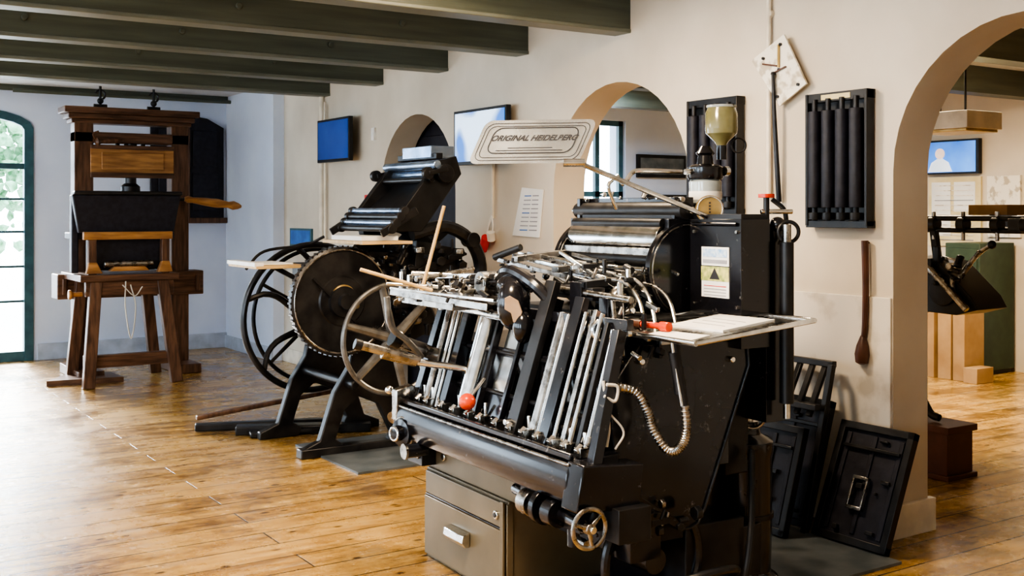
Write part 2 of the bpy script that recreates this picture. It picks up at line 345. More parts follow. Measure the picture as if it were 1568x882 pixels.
# ------------------------------------------------------------------ wooden hand press
O=(2.8,10.8,0);e=empty('wooden_hand_press',O)
b=B()
for x in (2.30,3.20):
    b.box(x,x+0.17,10.85,11.02,0,2.44,M['oak'])
    b.box(x-0.03,x+0.2,10.55,11.35,0,0.09,M['oak'])
b.box(2.30,3.37,10.85,11.02,2.20,2.30,M['oakh'])
b.box(2.20,3.46,10.78,11.09,2.47,2.53,M['oakh']);b.box(2.24,3.42,10.81,11.06,2.42,2.47,M['oakh']);b.box(2.27,3.39,10.83,11.04,2.38,2.42,M['oakh'])
b.box(2.14,3.50,10.80,11.07,0.74,0.97,M['oakh'])
for x in (2.2,3.44): b.box(x-0.02,x+0.02,10.77,10.81,0.78,0.93,M['oak'])
b.done('frame',O,e,bevel=0.008)
b=B()
b.box(2.44,3.22,10.84,11.0,1.91,2.15,M['oakl']);b.box(2.44,3.22,10.82,10.85,1.87,1.92,M['oakh']);b.box(2.44,3.22,10.82,10.85,2.14,2.18,M['oakh'])
b.box(2.54,3.12,10.825,10.845,1.95,2.11,M['oakl'])
b.box(2.47,3.2,10.88,10.98,1.62,1.69,M['oakh'])
b.done('head_panel',O,e,bevel=0.006)
b=B()
b.lathe((2.82,10.9,1.46),(0,0,1),[(0.07,0),(0.07,0.12),(0.04,0.14),(0.04,0.26),(0.09,0.28),(0.09,0.33),(0.055,0.36),(0.055,0.48)],M['iron'])
b.cyl((2.82,10.9,2.15),(2.82,10.9,2.25),0.04,M['iron'])
for x in (2.55,3.05):
    b.cyl((x,10.93,2.53),(x,10.93,2.74),0.012,M['iron']);b.sph((x,10.93,2.60),0.03,M['iron']);b.torus((x,10.93,2.66),(0,1,0),0.045,0.010,M['iron'],a0=20,a1=250)
    b.cyl((x-0.06,10.93,2.55),(x+0.06,10.93,2.55),0.02,M['iron'])
for x in (2.70,2.78,2.86,2.94): b.lathe((x,10.9,2.18),(0,0,1),[(0.02,0),(0.025,0.03),(0.01,0.05),(0.018,0.07)],M['iron'],seg=12)
b.done('screw_and_hooks',O,e)
b=B()
b.tube([(2.85,10.8,1.66),(3.1,10.65,1.66),(3.3,10.6,1.67)],0.016,M['iron'])
b.lathe((3.25,10.6,1.67),(1,-0.1,-0.13),[(0.02,0),(0.035,0.03),(0.028,0.08),(0.04,0.2),(0.045,0.32),(0.03,0.42),(0.045,0.47),(0.03,0.52),(0.012,0.55)],M['oakl'])
b.lathe((2.47,10.78,2.2),(1,0,0.1),[(0.02,0),(0.04,0.02),(0.02,0.05),(0.025,0.18),(0.012,0.26)],M['oak'])
b.tube([(2.5,10.8,2.2),(2.45,10.78,2.27),(2.5,10.78,2.3)],0.01,M['oak'])
b.done('bar_handle',O,e)
b=B()
b.prism([(2.16,10.28,1.70),(3.12,10.28,1.70),(3.06,10.30,1.36),(2.22,10.30,1.36)],(0,0.08,0),M['leather'])
b.prism([(2.18,10.26,1.735),(3.13,10.26,1.735),(3.13,10.26,1.70),(2.17,10.26,1.70)],(0,0.1,0),M['blackm'])
b.box(2.2,3.1,10.42,10.80,1.30,1.36,M['leather'])
b.box(2.30,2.95,10.34,10.40,1.02,1.32,M['leather'])
b.box(2.18,2.24,10.4,10.5,1.0,1.7,M['leather'])
b.done('tympan_cover',O,e,bevel=0.01)
b=B()
b.box(2.24,3.02,10.20,10.26,1.30,1.37,M['oakl']);b.box(2.28,2.35,10.20,10.27,0.99,1.30,M['oak']);b.box(2.92,2.99,10.20,10.27,0.99,1.30,M['oak'])
b.prism([(2.26,10.19,1.0),(2.40,10.19,1.0),(2.35,10.19,1.1),(2.28,10.19,1.1)],(0,0.06,0),M['oakl']);b.prism([(2.88,10.19,1.0),(3.02,10.19,1.0),(2.99,10.19,1.1),(2.92,10.19,1.1)],(0,0.06,0),M['oakl'])
b.cyl((2.42,10.24,1.08),(2.85,10.24,1.08),0.03,M['dsteel'])
b.prism([(2.45,10.15,1.02),(2.80,10.15,1.02),(2.76,10.15,1.06),(2.5,10.15,1.06)],(0,0.1,0),M['oakl'])
b.done('bed_carriage',O,e,bevel=0.006)
b=B()
b.box(2.20,3.06,10.14,10.95,0.93,0.99,M['oakh']);b.box(2.25,3.02,10.17,10.23,0.80,0.93,M['oakh'])
for x0,x1 in ((2.34,2.26),(2.92,3.03)):
    for y0,y1 in ((10.2,10.12),(10.75,10.8)):
        b.bar((x0,y0,0.93),(x1,y1,0.0),0.10,0.08,M['oak'],up=(0,1,0))
b.box(2.24,3.02,10.15,10.24,0.17,0.28,M['oakh'])
b.lathe((2.12,10.25,0.82),(1,0,0),[(0.04,0),(0.045,0.02),(0.02,0.04),(0.02,0.12)],M['oakl'])
b.done('bench',O,e,bevel=0.006)
b=B()
b.tube([(2.58,10.12,0.93),(2.57,10.1,0.7),(2.62,10.1,0.42),(2.66,10.1,0.7),(2.62,10.12,0.9)],0.006,M['shirt'])
b.tube([(2.55,10.12,0.9),(2.65,10.1,0.8),(2.72,10.1,0.88)],0.005,M['shirt'])
b.prism([(1.98,10.45,0.0),(2.62,10.35,0.0),(2.60,10.75,0.0),(2.25,10.85,0.0)],(0,0,0.05),M['oakh'])
b.done('footboard_and_cord',O,e)

# ------------------------------------------------------------------ treadle platen press (mid distance)
O=(3.2,6.8,0);e=empty('treadle_printing_press',O)
I=M['iron'];K=M['blackm']
def side(b,y,th):
    pts=[(2.72,0),(3.0,0),(3.03,0.05),(2.96,0.10),(3.02,0.28),(3.12,0.36),(3.26,0.30),(3.36,0.10),(3.33,0.05),(3.34,0),(3.62,0),(3.62,0.05),(3.50,0.10),(3.42,0.34),(3.40,0.6),(3.62,0.95),(3.72,1.30),(3.62,1.40),(3.42,1.28),(3.2,1.30),(3.05,1.1),(3.10,0.8),(3.05,0.55),(2.95,0.40),(2.85,0.10),(2.72,0.05)]
    b.prism([(x,y,z) for x,z in pts],(0,th,0),I)
b=B();side(b,6.50,0.06);side(b,7.20,0.06)
b.cyl((3.05,6.4,0.45),(3.05,7.3,0.45),0.03,I);b.cyl((3.5,6.45,1.05),(3.5,7.3,1.05),0.06,I);b.box(3.15,3.6,6.56,7.2,0.75,1.05,K)
b.box(2.95,3.2,6.55,7.2,0.95,1.2,K)
b.bar((2.45,7.75,0.03),(3.30,7.45,0.03),0.08,0.05,K);b.bar((2.45,7.72,0.10),(3.45,7.6,0.22),0.05,0.03,M['oak'])
b.bar((2.66,7.5,0.03),(3.5,7.1,0.03),0.12,0.06,I);b.bar((2.7,7.35,0.02),(3.3,7.2,0.04),0.14,0.03,K)
b.bar((2.72,6.53,0.03),(3.65,6.53,0.03),0.09,0.06,I)
b.done('side_frames',O,e,bevel=0.008)
b=B()
b.wheel((3.22,7.46,0.79),(0,1,0),0.545,0.045,0.06,I,spokes=6,hub=0.06,sw=0.045,curve=0.35,phase=10)
b.wheel((3.30,7.58,0.79),(0,1,0),0.50,0.03,0.03,I,spokes=5,hub=0.05,sw=0.03,phase=30)
b.cyl((3.2,6.2,0.79),(3.2,7.6,0.79),0.028,M['dsteel'])
b.done('flywheel',O,e)
b=B();gx,gy,gz=2.965,6.46,0.985
b.lathe((gx,gy,gz),(0,-1,0),[(0.335,0),(0.345,0.01),(0.345,0.05),(0.325,0.06),(0.315,0.045),(0.16,0.04),(0.15,0.05),(0.10,0.055),(0.095,0.08),(0.05,0.085),(0.045,0.12)],I,seg=64)
for k in range(60):
    t=2*math.pi*k/60;b.obox((gx+0.346*math.cos(t),gy-0.03,gz+0.346*math.sin(t)),(0.012,0.045,0.012),(0,-math.degrees(t),0),I)
b.torus((gx,gy-0.06,gz+0.02),(0,1,0),0.075,0.012,M['brass']);b.torus((gx,gy-0.085,gz),(0,1,0),0.04,0.010,M['dsteel'])
b.torus((gx,gy-0.055,gz),(0,1,0),0.325,0.006,M['dsteel'])
b.sph((gx+0.08,gy-0.08,gz-0.03),0.02,M['brass']);b.bar((gx-0.2,gy-0.055,gz+0.15),(gx+0.15,gy-0.055,gz-0.2),0.03,0.015,I)
b.cyl((gx,gy-0.02,gz),(gx,7.2,gz),0.03,M['dsteel'])
b.done('drive_gear',O,e)
b=B()
b.wheel((3.19,6.16,0.76),(0,1,0),0.355,0.034,0.036,M['gsteel'],spokes=6,hub=0.05,sw=0.055,phase=17)
b.cyl((3.19,6.09,0.76),(3.19,6.5,0.76),0.03,M['steel']);b.torus((3.19,6.11,0.76),(0,1,0),0.045,0.012,M['dsteel'])
b.done('hand_flywheel',O,e)
b=B()
b.prism([(3.25,6.35,1.42),(3.50,6.35,1.42),(3.80,6.35,1.80),(3.76,6.35,1.92),(3.62,6.35,1.88)],(0,0.05,0),K)
b.prism([(3.25,7.0,1.42),(3.50,7.0,1.42),(3.80,7.0,1.80),(3.76,7.0,1.92),(3.62,7.0,1.88)],(0,0.05,0),K)
b.bar((3.35,6.70,1.46),(3.72,6.70,1.78),0.62,0.05,K,up=(0,0,1))
b.cyl((3.65,6.32,1.80),(3.65,7.06,1.80),0.035,M['blsteel']);b.cyl((3.60,6.32,1.86),(3.60,7.06,1.86),0.028,M['blsteel']);b.cyl((3.56,6.32,1.76),(3.56,7.06,1.76),0.02,I)
b.box(3.62,3.80,6.45,6.85,1.91,1.99,M['blsteel']);b.bar((3.66,6.4,1.92),(3.66,6.95,1.92),0.05,0.04,K)
for y in (6.3,7.05):
    b.cyl((3.65,y-0.01,1.80),(3.65,y+0.03,1.80),0.06,I);b.cyl((3.52,y-0.01,1.80),(3.52,y+0.03,1.80),0.04,I)
    b.bar((3.52,y,1.80),(3.66,y,1.83),0.03,0.03,I)
for k in range(4):
    x=3.22+0.03*k;z=1.44+0.038*k
    b.cyl((x,6.25,z),(x,6.98,z),0.020,M['blsteel'] if k%2 else I);b.cyl((x,6.22,z),(x,6.26,z),0.03,I);b.cyl((x,6.97,z),(x,7.01,z),0.03,I)
b.bar((3.15,6.24,1.41),(3.40,6.24,1.56),0.02,0.05,I);b.bar((3.15,7.0,1.41),(3.40,7.0,1.56),0.02,0.05,I)
b.done('ink_head',O,e,bevel=0.004)
b=B()
for y in (6.40,7.15):
    b.tube([(3.45,y,1.40),(3.7,y,1.45),(3.9,y,1.35),(3.98,y,1.15),(3.90,y,0.85),(3.7,y,0.7)],0.045,I)
    b.cyl((3.9,y-0.05,1.36),(3.9,y+0.05,1.36),0.05,I)
b.bar((3.5,6.45,1.15),(3.85,6.45,1.28),0.12,0.05,K);b.bar((3.45,6.9,1.1),(3.9,6.9,1.45),0.5,0.05,K)
b.prism([(3.45,6.42,0.7),(3.85,6.42,0.85),(3.82,6.42,1.30),(3.5,6.42,1.36)],(0,0.06,0),K)
b.bits(60,(3.3,6.25,0.75),(3.85,6.45,1.35),[I,I,M['dsteel'],K],0.015,0.05)
b.bits(30,(3.2,6.3,1.05),(3.5,6.6,1.33),[I,I,M['dsteel'],K],0.015,0.045)
b.bar((3.28,6.22,0.76),(3.62,6.3,1.15),0.03,0.05,I)
b.cyl((3.45,6.25,0.55),(3.75,6.35,0.62),0.03,M['white'])
b.done('platen_linkage',O,e,bevel=0.003)
b=B()
b.box(3.0,3.35,6.2,6.8,1.345,1.365,M['board']);b.box(3.04,3.30,6.3,6.75,1.366,1.395,M['paper'])
b.box(2.45,2.78,6.55,7.05,1.195,1.215,M['board']);b.box(2.52,2.72,6.62,6.98,1.216,1.225,M['paper']);b.box(2.44,2.50,6.55,7.05,1.21,1.235,M['white'])
b.bar((2.7,6.9,1.19),(3.05,6.9,1.0),0.03,0.03,I);b.bar((3.1,6.5,1.34),(3.2,6.53,1.15),0.03,0.03,I)
b.tube([(2.62,7.2,1.16),(2.75,7.2,1.28),(3.0,7.1,1.32),(3.1,7.0,1.38)],0.010,I)
b.done('feed_boards',O,e,bevel=0.002)
b=B();b.box(2.85,3.55,5.95,6.9,0.0,0.012,M['plate']);b.done('floor_plate')

# ------------------------------------------------------------------ windmill platen press (foreground)
TH=Matrix.Rotation(math.radians(-2.5),4,'Z')
O=TH@V((2.75,3.8,0));e=empty('automatic_platen_press',O)
K=M['black'];S=M['steel'];D=M['dsteel'];KM=M['blackm']
def HB(): return B(TH)
b=HB()
b.box(2.25,2.75,3.77,4.49,0.0,0.40,M['beige']);b.box(2.26,2.75,3.60,4.49,0.40,0.56,M['beige'])
b.box(2.236,2.25,3.785,4.475,0.29,0.39,M['beige']);b.box(2.23,2.25,3.785,4.475,0.02,0.28,M['beige'])
b.box(2.225,2.237,3.775,3.80,0.0,0.4,M['beige'])
b.box(2.24,2.27,3.765,3.775,0.02,0.39,M['beige'])
b.box(2.234,2.252,3.80,4.475,0.281,0.289,KM)
b.cyl((2.226,3.84,0.335),(2.24,3.84,0.335),0.018,S);b.cyl((2.222,3.84,0.335),(2.228,3.84,0.335),0.010,KM)
b.cyl((2.25,4.34,0.47),(2.262,4.34,0.47),0.018,S)
b.prism([(2.228,4.05,0.15),(2.205,4.05,0.15),(2.19,4.05,0.17),(2.195,4.05,0.20),(2.228,4.05,0.21)],(0,0.17,0),S)
b.done('base_cabinet',O,e,bevel=0.004)
b=HB()
b.box(2.70,3.08,3.45,4.45,0.0,0.70,K);b.box(2.36,3.0,3.32,4.60,0.55,0.98,K);b.box(2.60,3.02,3.35,4.30,0.95,1.14,KM)
b.box(2.55,3.30,3.25,4.5,0.0,0.04,KM);b.box(3.0,3.2,3.6,4.3,0.3,1.3,KM)
b.box(2.4,2.75,3.3,3.75,0.3,0.6,KM);b.box(2.76,3.06,3.30,3.46,0.0,0.34,KM);b.box(3.0,3.12,3.34,3.6,0.5,1.02,KM)
prof=[(2.16,0.53),(2.145,0.56),(2.14,0.60),(2.145,0.64),(2.16,0.665),(2.19,0.675),(2.37,0.69),(2.37,0.64),(2.28,0.55),(2.24,0.52),(2.19,0.515)]
b.prism([(x,3.20,z) for x,z in prof],(0,1.41,0),K)
b.box(2.17,2.19,3.22,4.58,0.675,0.70,K)
b.cyl((2.155,3.20,0.668),(2.155,4.6,0.668),0.006,D)
b.prism([(2.13,3.12,0.52),(2.40,3.12,0.50),(2.42,3.12,0.66),(2.16,3.12,0.68)],(0,0.10,0),K)
b.prism([(2.14,4.58,0.60),(2.14,4.58,0.74),(2.22,4.58,0.76),(2.30,4.58,0.70),(2.30,4.58,0.55)],(0,0.05,0),D)
b.done('main_body',O,e,bevel=0.006)
b=HB()
b.cyl((2.17,3.14,0.47),(2.24,3.7,0.47),0.022,K);b.cyl((2.18,3.3,0.47),(2.18,3.36,0.47),0.05,K);b.cyl((2.19,3.40,0.47),(2.19,3.43,0.47),0.065,K);b.cyl((2.2,3.5,0.46),(2.2,3.56,0.46),0.05,D);b.box(2.2,2.35,3.2,3.6,0.42,0.53,KM)
b.box(2.28,2.42,3.08,3.2,0.40,0.52,KM);b.box(2.42,2.56,3.2,3.3,0.28,0.45,K)
b.wheel((2.17,3.10,0.47),(0,1,0),0.075,0.016,0.016,D,spokes=3,hub=0.02,sw=0.016,phase=20)
b.cyl((2.17,3.07,0.47),(2.17,3.10,0.47),0.012,S)
b.torus((2.6,3.3,0.24),(0,1,0),0.22,0.02,K);b.torus((2.70,3.2,0.16),(0,0.6,1),0.18,0.015,KM)
b.cyl((2.6,3.28,0.24),(2.6,3.5,0.24),0.05,K)
b.bits(40,(2.2,3.14,0.38),(2.7,3.35,0.5),[KM,KM,D,K],0.012,0.035)
b.box(2.19,2.30,4.42,4.56,0.42,0.52,KM);b.box(2.18,2.19,4.44,4.54,0.45,0.50,D)
b.box(2.3,2.42,4.50,4.62,0.4,0.6,KM)
b.done('rail_handwheel',O,e,bevel=0.003)
b=HB()
c=(2.20,4.53,0.56);ax=(-1,-0.25,0)
b.lathe(c,ax,[(0.06,0),(0.085,0.01),(0.085,0.03),(0.075,0.035),(0.075,0.05),(0.06,0.055),(0.06,0.075),(0.035,0.08),(0.035,0.11),(0.02,0.115)],K,seg=36)
b.torus(V(c)+V(ax).normalized()*0.03,ax,0.086,0.006,S);b.torus(V(c)+V(ax).normalized()*0.056,ax,0.066,0.006,D);b.torus(V(c)+V(ax).normalized()*0.11,ax,0.028,0.006,S)
b.cyl((2.10,4.40,0.50),(2.2,4.40,0.50),0.03,K);b.cyl((2.09,4.40,0.50),(2.10,4.40,0.50),0.034,D)
b.cyl((2.2,4.6,0.66),(2.2,4.72,0.70),0.018,S);b.cyl((2.16,4.66,0.60),(2.22,4.70,0.62),0.03,D);b.sph((2.17,4.72,0.72),0.02,S)
b.done('speed_dial',O,e)
b=HB()
def sl(y0,z0,y1,z1,off=0.0):
    return (2.25+0.333*(z0-0.68)+off,y0,z0),(2.25+0.333*(z1-0.68)+off,y1,z1)
def sbar(y0,z0,y1,z1,w,h,m,off=0.0):
    p,q=sl(y0,z0,y1,z1,off);b.bar(p,q,h,w,m,up=(0,1,0))
def scyl(y0,z0,y1,z1,r,m,off=0.0):
    p,q=sl(y0,z0,y1,z1,off);b.cyl(p,q,r,m)
sbar(4.59,0.68,4.59,1.10,0.05,0.04,K)
scyl(4.50,0.68,4.53,1.13,0.018,D);scyl(4.44,0.68,4.47,1.13,0.010,S);scyl(4.40,0.68,4.43,1.13,0.010,S)
sbar(4.32,0.67,4.33,1.12,0.05,0.05,K)
scyl(4.17,0.74,4.18,1.10,0.048,S,0.02);scyl(4.17,0.70,4.18,1.13,0.02,D,0.02)
sbar(4.05,0.68,4.06,1.10,0.02,0.03,K)
sbar(3.95,0.80,3.95,1.12,0.13,0.015,S,0.03);sbar(3.95,0.68,3.95,0.80,0.13,0.02,K,0.03)
sbar(3.86,0.68,3.86,1.15,0.02,0.02,K)
sbar(3.73,0.67,3.73,1.27,0.072,0.03,KM,-0.01)
sbar(3.735,0.67,3.735,1.20,0.03,0.06,K,0.03)
scyl(3.62,0.67,3.63,1.15,0.025,D,0.02);scyl(3.56,0.67,3.57,1.15,0.012,S)
sbar(3.50,0.66,3.50,1.22,0.062,0.03,K,-0.01)
scyl(3.44,0.66,3.45,1.17,0.010,S,-0.01)
sbar(3.39,0.66,3.40,1.18,0.025,0.02,D);scyl(3.35,0.66,3.36,1.17,0.010,S)
sbar(3.29,0.66,3.31,1.14,0.022,0.02,KM);scyl(3.24,0.66,3.26,1.12,0.012,S)
sbar(3.16,0.62,3.22,1.12,0.04,0.04,K,-0.01)
for y in (4.60,4.52,4.44,4.30,4.19,4.06,3.96,3.83,3.72,3.62,3.52,3.42,3.33,3.24):
    b.box(2.215,2.265,y-0.02,y+0.02,0.68,0.715,D);b.cyl((2.21,y,0.70),(2.235,y,0.72),0.012,S,seg=10);b.cyl((2.27,y+0.03,0.69),(2.27,y+0.03,0.76),0.008,S,seg=8)
b.cyl((2.30,3.9,1.12),(2.40,4.62,1.12),0.018,D)
b.bar((2.42,3.2,1.14),(2.42,4.62,1.12),0.03,0.04,K)
b.cyl((2.31,3.22,0.80),(2.31,4.6,0.80),0.010,KM);b.cyl((2.36,3.22,0.96),(2.36,4.6,0.96),0.008,KM)
b.sph((2.20,4.02,0.765),0.035,M['red']);b.cyl((2.20,4.02,0.765),(2.30,4.05,0.85),0.008,S)
b.bits(30,(2.22,3.2,0.68),(2.34,4.6,0.74),[S,D,D],0.006,0.02)
b.done('roller_bed',O,e,bevel=0.002)
b=HB()
b.sph((2.35,3.90,1.17),0.07,K,(1,1.0,1.55));b.sph((2.37,3.93,1.24),0.07,K,(1,1.2,0.8));b.sph((2.36,3.84,1.08),0.045,K,(1,1,1.5))
hd=V((-0.515,-0.857,0));hp0=V((2.35,3.90,1.155))+hd*0.068
sx=V((0.857,-0.515,0))
b.prism([hp0+sx*u+V((0,0,w)) for u,w in ((-0.035,0.045),(-0.015,0.055),(0.02,0.035),(0.036,-0.01),(0.024,-0.045),(0.0,-0.055),(-0.01,-0.015),(-0.036,0.0))],hd*0.006,M['tan'])
b.tube([(2.40,4.10,1.26),(2.36,3.98,1.30),(2.36,3.90,1.30),(2.38,3.80,1.26),(2.42,3.74,1.2)],0.026,K)
b.cyl((2.40,4.35,1.24),(2.40,4.0,1.26),0.03,K);b.cyl((2.36,4.2,1.24),(2.46,4.2,1.24),0.05,D)
b.bar((2.08,4.46,1.215),(2.34,4.0,1.18),0.09,0.012,S);b.bar((2.18,4.52,1.19),(2.40,4.05,1.16),0.05,0.02,D);b.bar((2.05,4.44,1.20),(2.30,4.02,1.15),0.02,0.03,D)
b.box(2.2,2.5,4.15,4.65,1.13,1.16,D);b.bar((2.15,4.6,1.17),(2.6,4.35,1.20),0.04,0.02,S)
b.bar((2.25,4.62,1.25),(2.55,4.2,1.27),0.03,0.02,S);b.cyl((2.2,4.55,1.27),(2.6,4.35,1.24),0.012,S);b.cyl((2.15,4.4,1.25),(2.55,4.6,1.28),0.010,D)
b.cyl((1.83,4.27,1.31),(2.13,4.20,1.215),0.008,M['board']);b.cyl((2.0,4.38,1.24),(2.25,4.25,1.22),0.008,S)
b.cyl((2.135,4.316,1.20),(2.22,4.265,1.575),0.008,M['board'])
b.cyl((1.87,4.37,0.985),(2.13,4.32,0.905),0.020,D);b.cyl((1.85,4.375,0.99),(1.88,4.37,0.98),0.024,KM);b.cyl((1.97,4.36,0.945),(2.12,4.33,0.90),0.025,D);b.cyl((2.12,4.32,0.90),(2.4,4.2,0.85),0.016,S)
b.tube([(2.02,4.42,1.18),(2.04,4.42,1.05),(2.12,4.42,0.98),(2.2,4.44,0.9)],0.014,M['gsteel'])
b.cyl((2.1,4.5,0.98),(2.3,4.5,0.9),0.03,D);b.cyl((2.08,4.5,0.99),(2.12,4.5,0.97),0.038,KM)
b.bits(80,(2.12,4.05,1.15),(2.58,4.62,1.27),[S,D,D,KM,KM],0.008,0.028)
b.done('gripper_head',O,e,bevel=0.002)
b=HB()
for k,(x,dz) in enumerate(((2.56,0.0),(2.61,0.02),(2.66,0.03),(2.71,0.02),(2.76,0.0),(2.80,0.03))):
    b.bar((x,4.38-0.05*k,1.33+dz),(x+0.01,3.62,1.26+dz),0.016,0.02,S if k%2 else D)
    if k in (1,2,4): b.tube([(x+0.01,3.62,1.26+dz),(x+0.01,3.5,1.25+dz),(x,3.40,1.20+dz*0.6),(x-0.02,3.33,1.10)],0.008,S if k==2 else D)
b.bar((2.54,4.2,1.34),(2.86,4.2,1.37),0.04,0.025,D);b.bar((2.52,3.85,1.31),(2.86,3.85,1.33),0.05,0.025,D);b.bar((2.5,3.62,1.26),(2.82,3.62,1.28),0.06,0.03,KM)
b.torus((2.62,3.52,1.20),(0,1,0.1),0.055,0.010,D,fl=2.2)
b.box(2.50,2.56,3.55,3.95,1.20,1.25,KM);b.cyl((2.50,3.3,1.22),(2.50,4.0,1.24),0.014,D)
b.box(2.48,2.55,3.60,3.68,0.98,1.27,K);b.box(2.48,2.55,3.42,3.48,1.0,1.22,K)
b.bar((2.66,4.36,1.36),(2.84,3.55,1.30),0.02,0.01,S);b.bar((2.58,3.9,1.38),(2.62,3.5,1.22),0.014,0.014,S)
b.cyl((2.50,3.34,0.75),(2.58,3.48,1.27),0.013,S);b.cyl((2.46,3.30,0.85),(2.50,3.42,1.22),0.010,D)
b.cyl((2.55,4.40,1.34),(2.6,4.25,1.39),0.016,KM)
b.bits(120,(2.50,3.45,1.16),(2.85,4.4,1.34),[S,D,D,KM,KM,KM],0.007,0.024)
b.bits(40,(2.42,3.2,1.0),(2.6,3.6,1.2),[S,D,KM,KM],0.008,0.028)
b.done('feeder_arms',O,e,bevel=0.002)
b=HB()
for y in (3.54,4.22):
    b.cyl((2.96,y-0.015,1.31),(2.96,y+0.015,1.31),0.20,K,seg=48);b.box(2.86,3.15,y-0.014,y+0.014,1.0,1.52,K)
    b.torus((2.96,y-0.016,1.31),(0,1,0),0.185,0.003,D)
b.cyl((2.93,3.50,1.555),(2.93,4.27,1.555),0.036,KM);b.cyl((2.93,3.46,1.555),(2.93,4.31,1.555),0.014,S)
b.cyl((2.90,3.56,1.43),(2.90,4.2,1.43),0.082,S,seg=36);b.cyl((2.84,3.56,1.35),(2.84,4.2,1.35),0.03,KM)
b.cyl((2.83,3.56,1.26),(2.83,4.2,1.26),0.06,D,seg=32);b.cyl((2.86,3.56,1.50),(2.86,4.2,1.50),0.022,KM)
b.cyl((2.79,3.56,1.31),(2.79,4.2,1.31),0.014,S);b.bar((2.80,3.56,1.385),(2.80,4.2,1.385),0.01,0.03,D)
b.box(2.90,3.12,3.56,4.2,1.0,1.56,KM)
b.bar((2.98,3.55,1.60),(2.98,4.23,1.60),0.05,0.02,K)
for y in (3.55,4.23): b.box(2.90,3.0,y-0.012,y+0.012,1.50,1.61,K);b.cyl((2.93,y-0.03,1.6),(2.93,y+0.03,1.6),0.012,S)
b.bits(14,(2.82,3.56,1.36),(2.86,4.2,1.42),[S,D,KM],0.006,0.018)
b.bits(10,(2.93,3.7,1.60),(2.98,4.2,1.63),[S,D],0.008,0.02)
b.done('inking_unit',O,e,bevel=0.002)
b=HB()
b.box(2.95,3.10,3.20,3.50,1.02,1.52,K);b.box(2.96,3.09,3.21,3.49,1.52,1.54,KM);b.box(3.10,3.20,3.22,3.45,0.72,1.50,K)
b.cyl((2.945,3.22,1.50),(2.945,3.48,1.50),0.008,K)
for y in (3.22,3.47):
    for z in (1.47,1.18): b.cyl((2.94,y,z),(2.952,y,z),0.007,D,seg=8)
b.box(2.946,2.95,3.265,3.426,1.335,1.41,M['paper']);b.box(2.944,2.947,3.275,3.415,1.37,1.402,M['bluel']);b.box(2.944,2.947,3.275,3.415,1.345,1.36,M['inkg'])
b.box(2.946,2.95,3.265,3.426,1.21,1.332,M['paper']);b.box(2.944,2.947,3.265,3.426,1.275,1.332,M['greenp'])
for k in range(4): b.box(2.944,2.947,3.28,3.41,1.218+0.012*k,1.221+0.012*k,M['redp'] if k==3 else M['inkg'])
b.prism([(2.943,3.375,1.282),(2.943,3.315,1.282),(2.943,3.345,1.328)],(0.002,0,0),M['ink'])
b.cyl((3.16,3.17,0.80),(3.16,3.17,1.43),0.028,KM);b.cyl((3.16,3.17,0.74),(3.16,3.17,0.8),0.014,S);b.cyl((3.16,3.17,1.43),(3.16,3.17,1.50),0.018,D)
b.cyl((3.10,3.25,1.55),(3.22,3.20,1.55),0.010,S);b.cyl((3.12,3.24,1.50),(3.12,3.24,1.62),0.012,KM);b.cyl((3.12,3.24,1.605),(3.12,3.24,1.62),0.032,M['red'])
b.tube([(3.16,3.25,1.60),(3.2,3.22,1.55),(3.2,3.22,1.46),(3.16,3.23,1.42)],0.010,KM)
b.torus((3.18,3.18,1.47),(0.5,0.85,0),0.04,0.008,KM);b.sph((3.16,3.22,1.50),0.03,K)
b.done('control_tower',O,e,bevel=0.004)
b=HB()
b.cyl((3.10,3.55,1.50),(3.10,3.55,1.57),0.04,KM);b.cyl((3.10,3.58,1.57),(3.10,3.58,1.585),0.075,K)
b.lathe((3.10,3.58,1.585),(0,0,1),[(0.062,0),(0.068,0.02),(0.068,0.09),(0.06,0.10)],M['glass']);b.lathe((3.10,3.58,1.60),(0,0,1),[(0.0685,0),(0.0695,0.015),(0.0695,0.03),(0.0685,0.035)],M['white'])
b.lathe((3.10,3.58,1.685),(0,0,1),[(0.07,0),(0.075,0.01),(0.075,0.05),(0.06,0.06),(0.035,0.065),(0.03,0.10),(0.04,0.11),(0.02,0.14)],K)
b.cyl((2.99,3.58,1.715),(3.22,3.58,1.725),0.012,S);b.cyl((3.16,3.53,1.72),(3.18,3.53,1.72),0.02,S)
b.tube([(2.99,3.60,1.715),(2.85,3.65,1.72),(2.80,3.68,1.715),(2.77,3.69,1.68),(2.75,3.70,1.66)],0.010,S);b.tube([(2.75,3.72,1.70),(2.70,3.72,1.66),(2.72,3.72,1.60),(2.74,3.72,1.56)],0.008,S)
b.lathe((3.18,3.57,1.80),(0,0,1),[(0.018,0),(0.02,0.03),(0.028,0.045),(0.065,0.08),(0.068,0.10)],M['ochre']);b.lathe((3.18,3.57,1.90),(0,0,1),[(0.068,0),(0.068,0.065),(0.06,0.085),(0.06,0.09)],M['ochre']);b.cyl((3.18,3.57,1.99),(3.18,3.57,2.0),0.064,M['glass'])
b.cyl((3.18,3.57,1.77),(3.18,3.57,1.83),0.022,K);b.torus((3.24,3.53,1.83),(-0.6,-0.8,0),0.03,0.004,KM)
b.done('supply_bottle_and_jar',O,e)
b=HB()
p=V((2.02,3.69,1.73));ex=V((2.38,3.47,1.735))-p;ey=V((2.08,3.65,1.895))-p
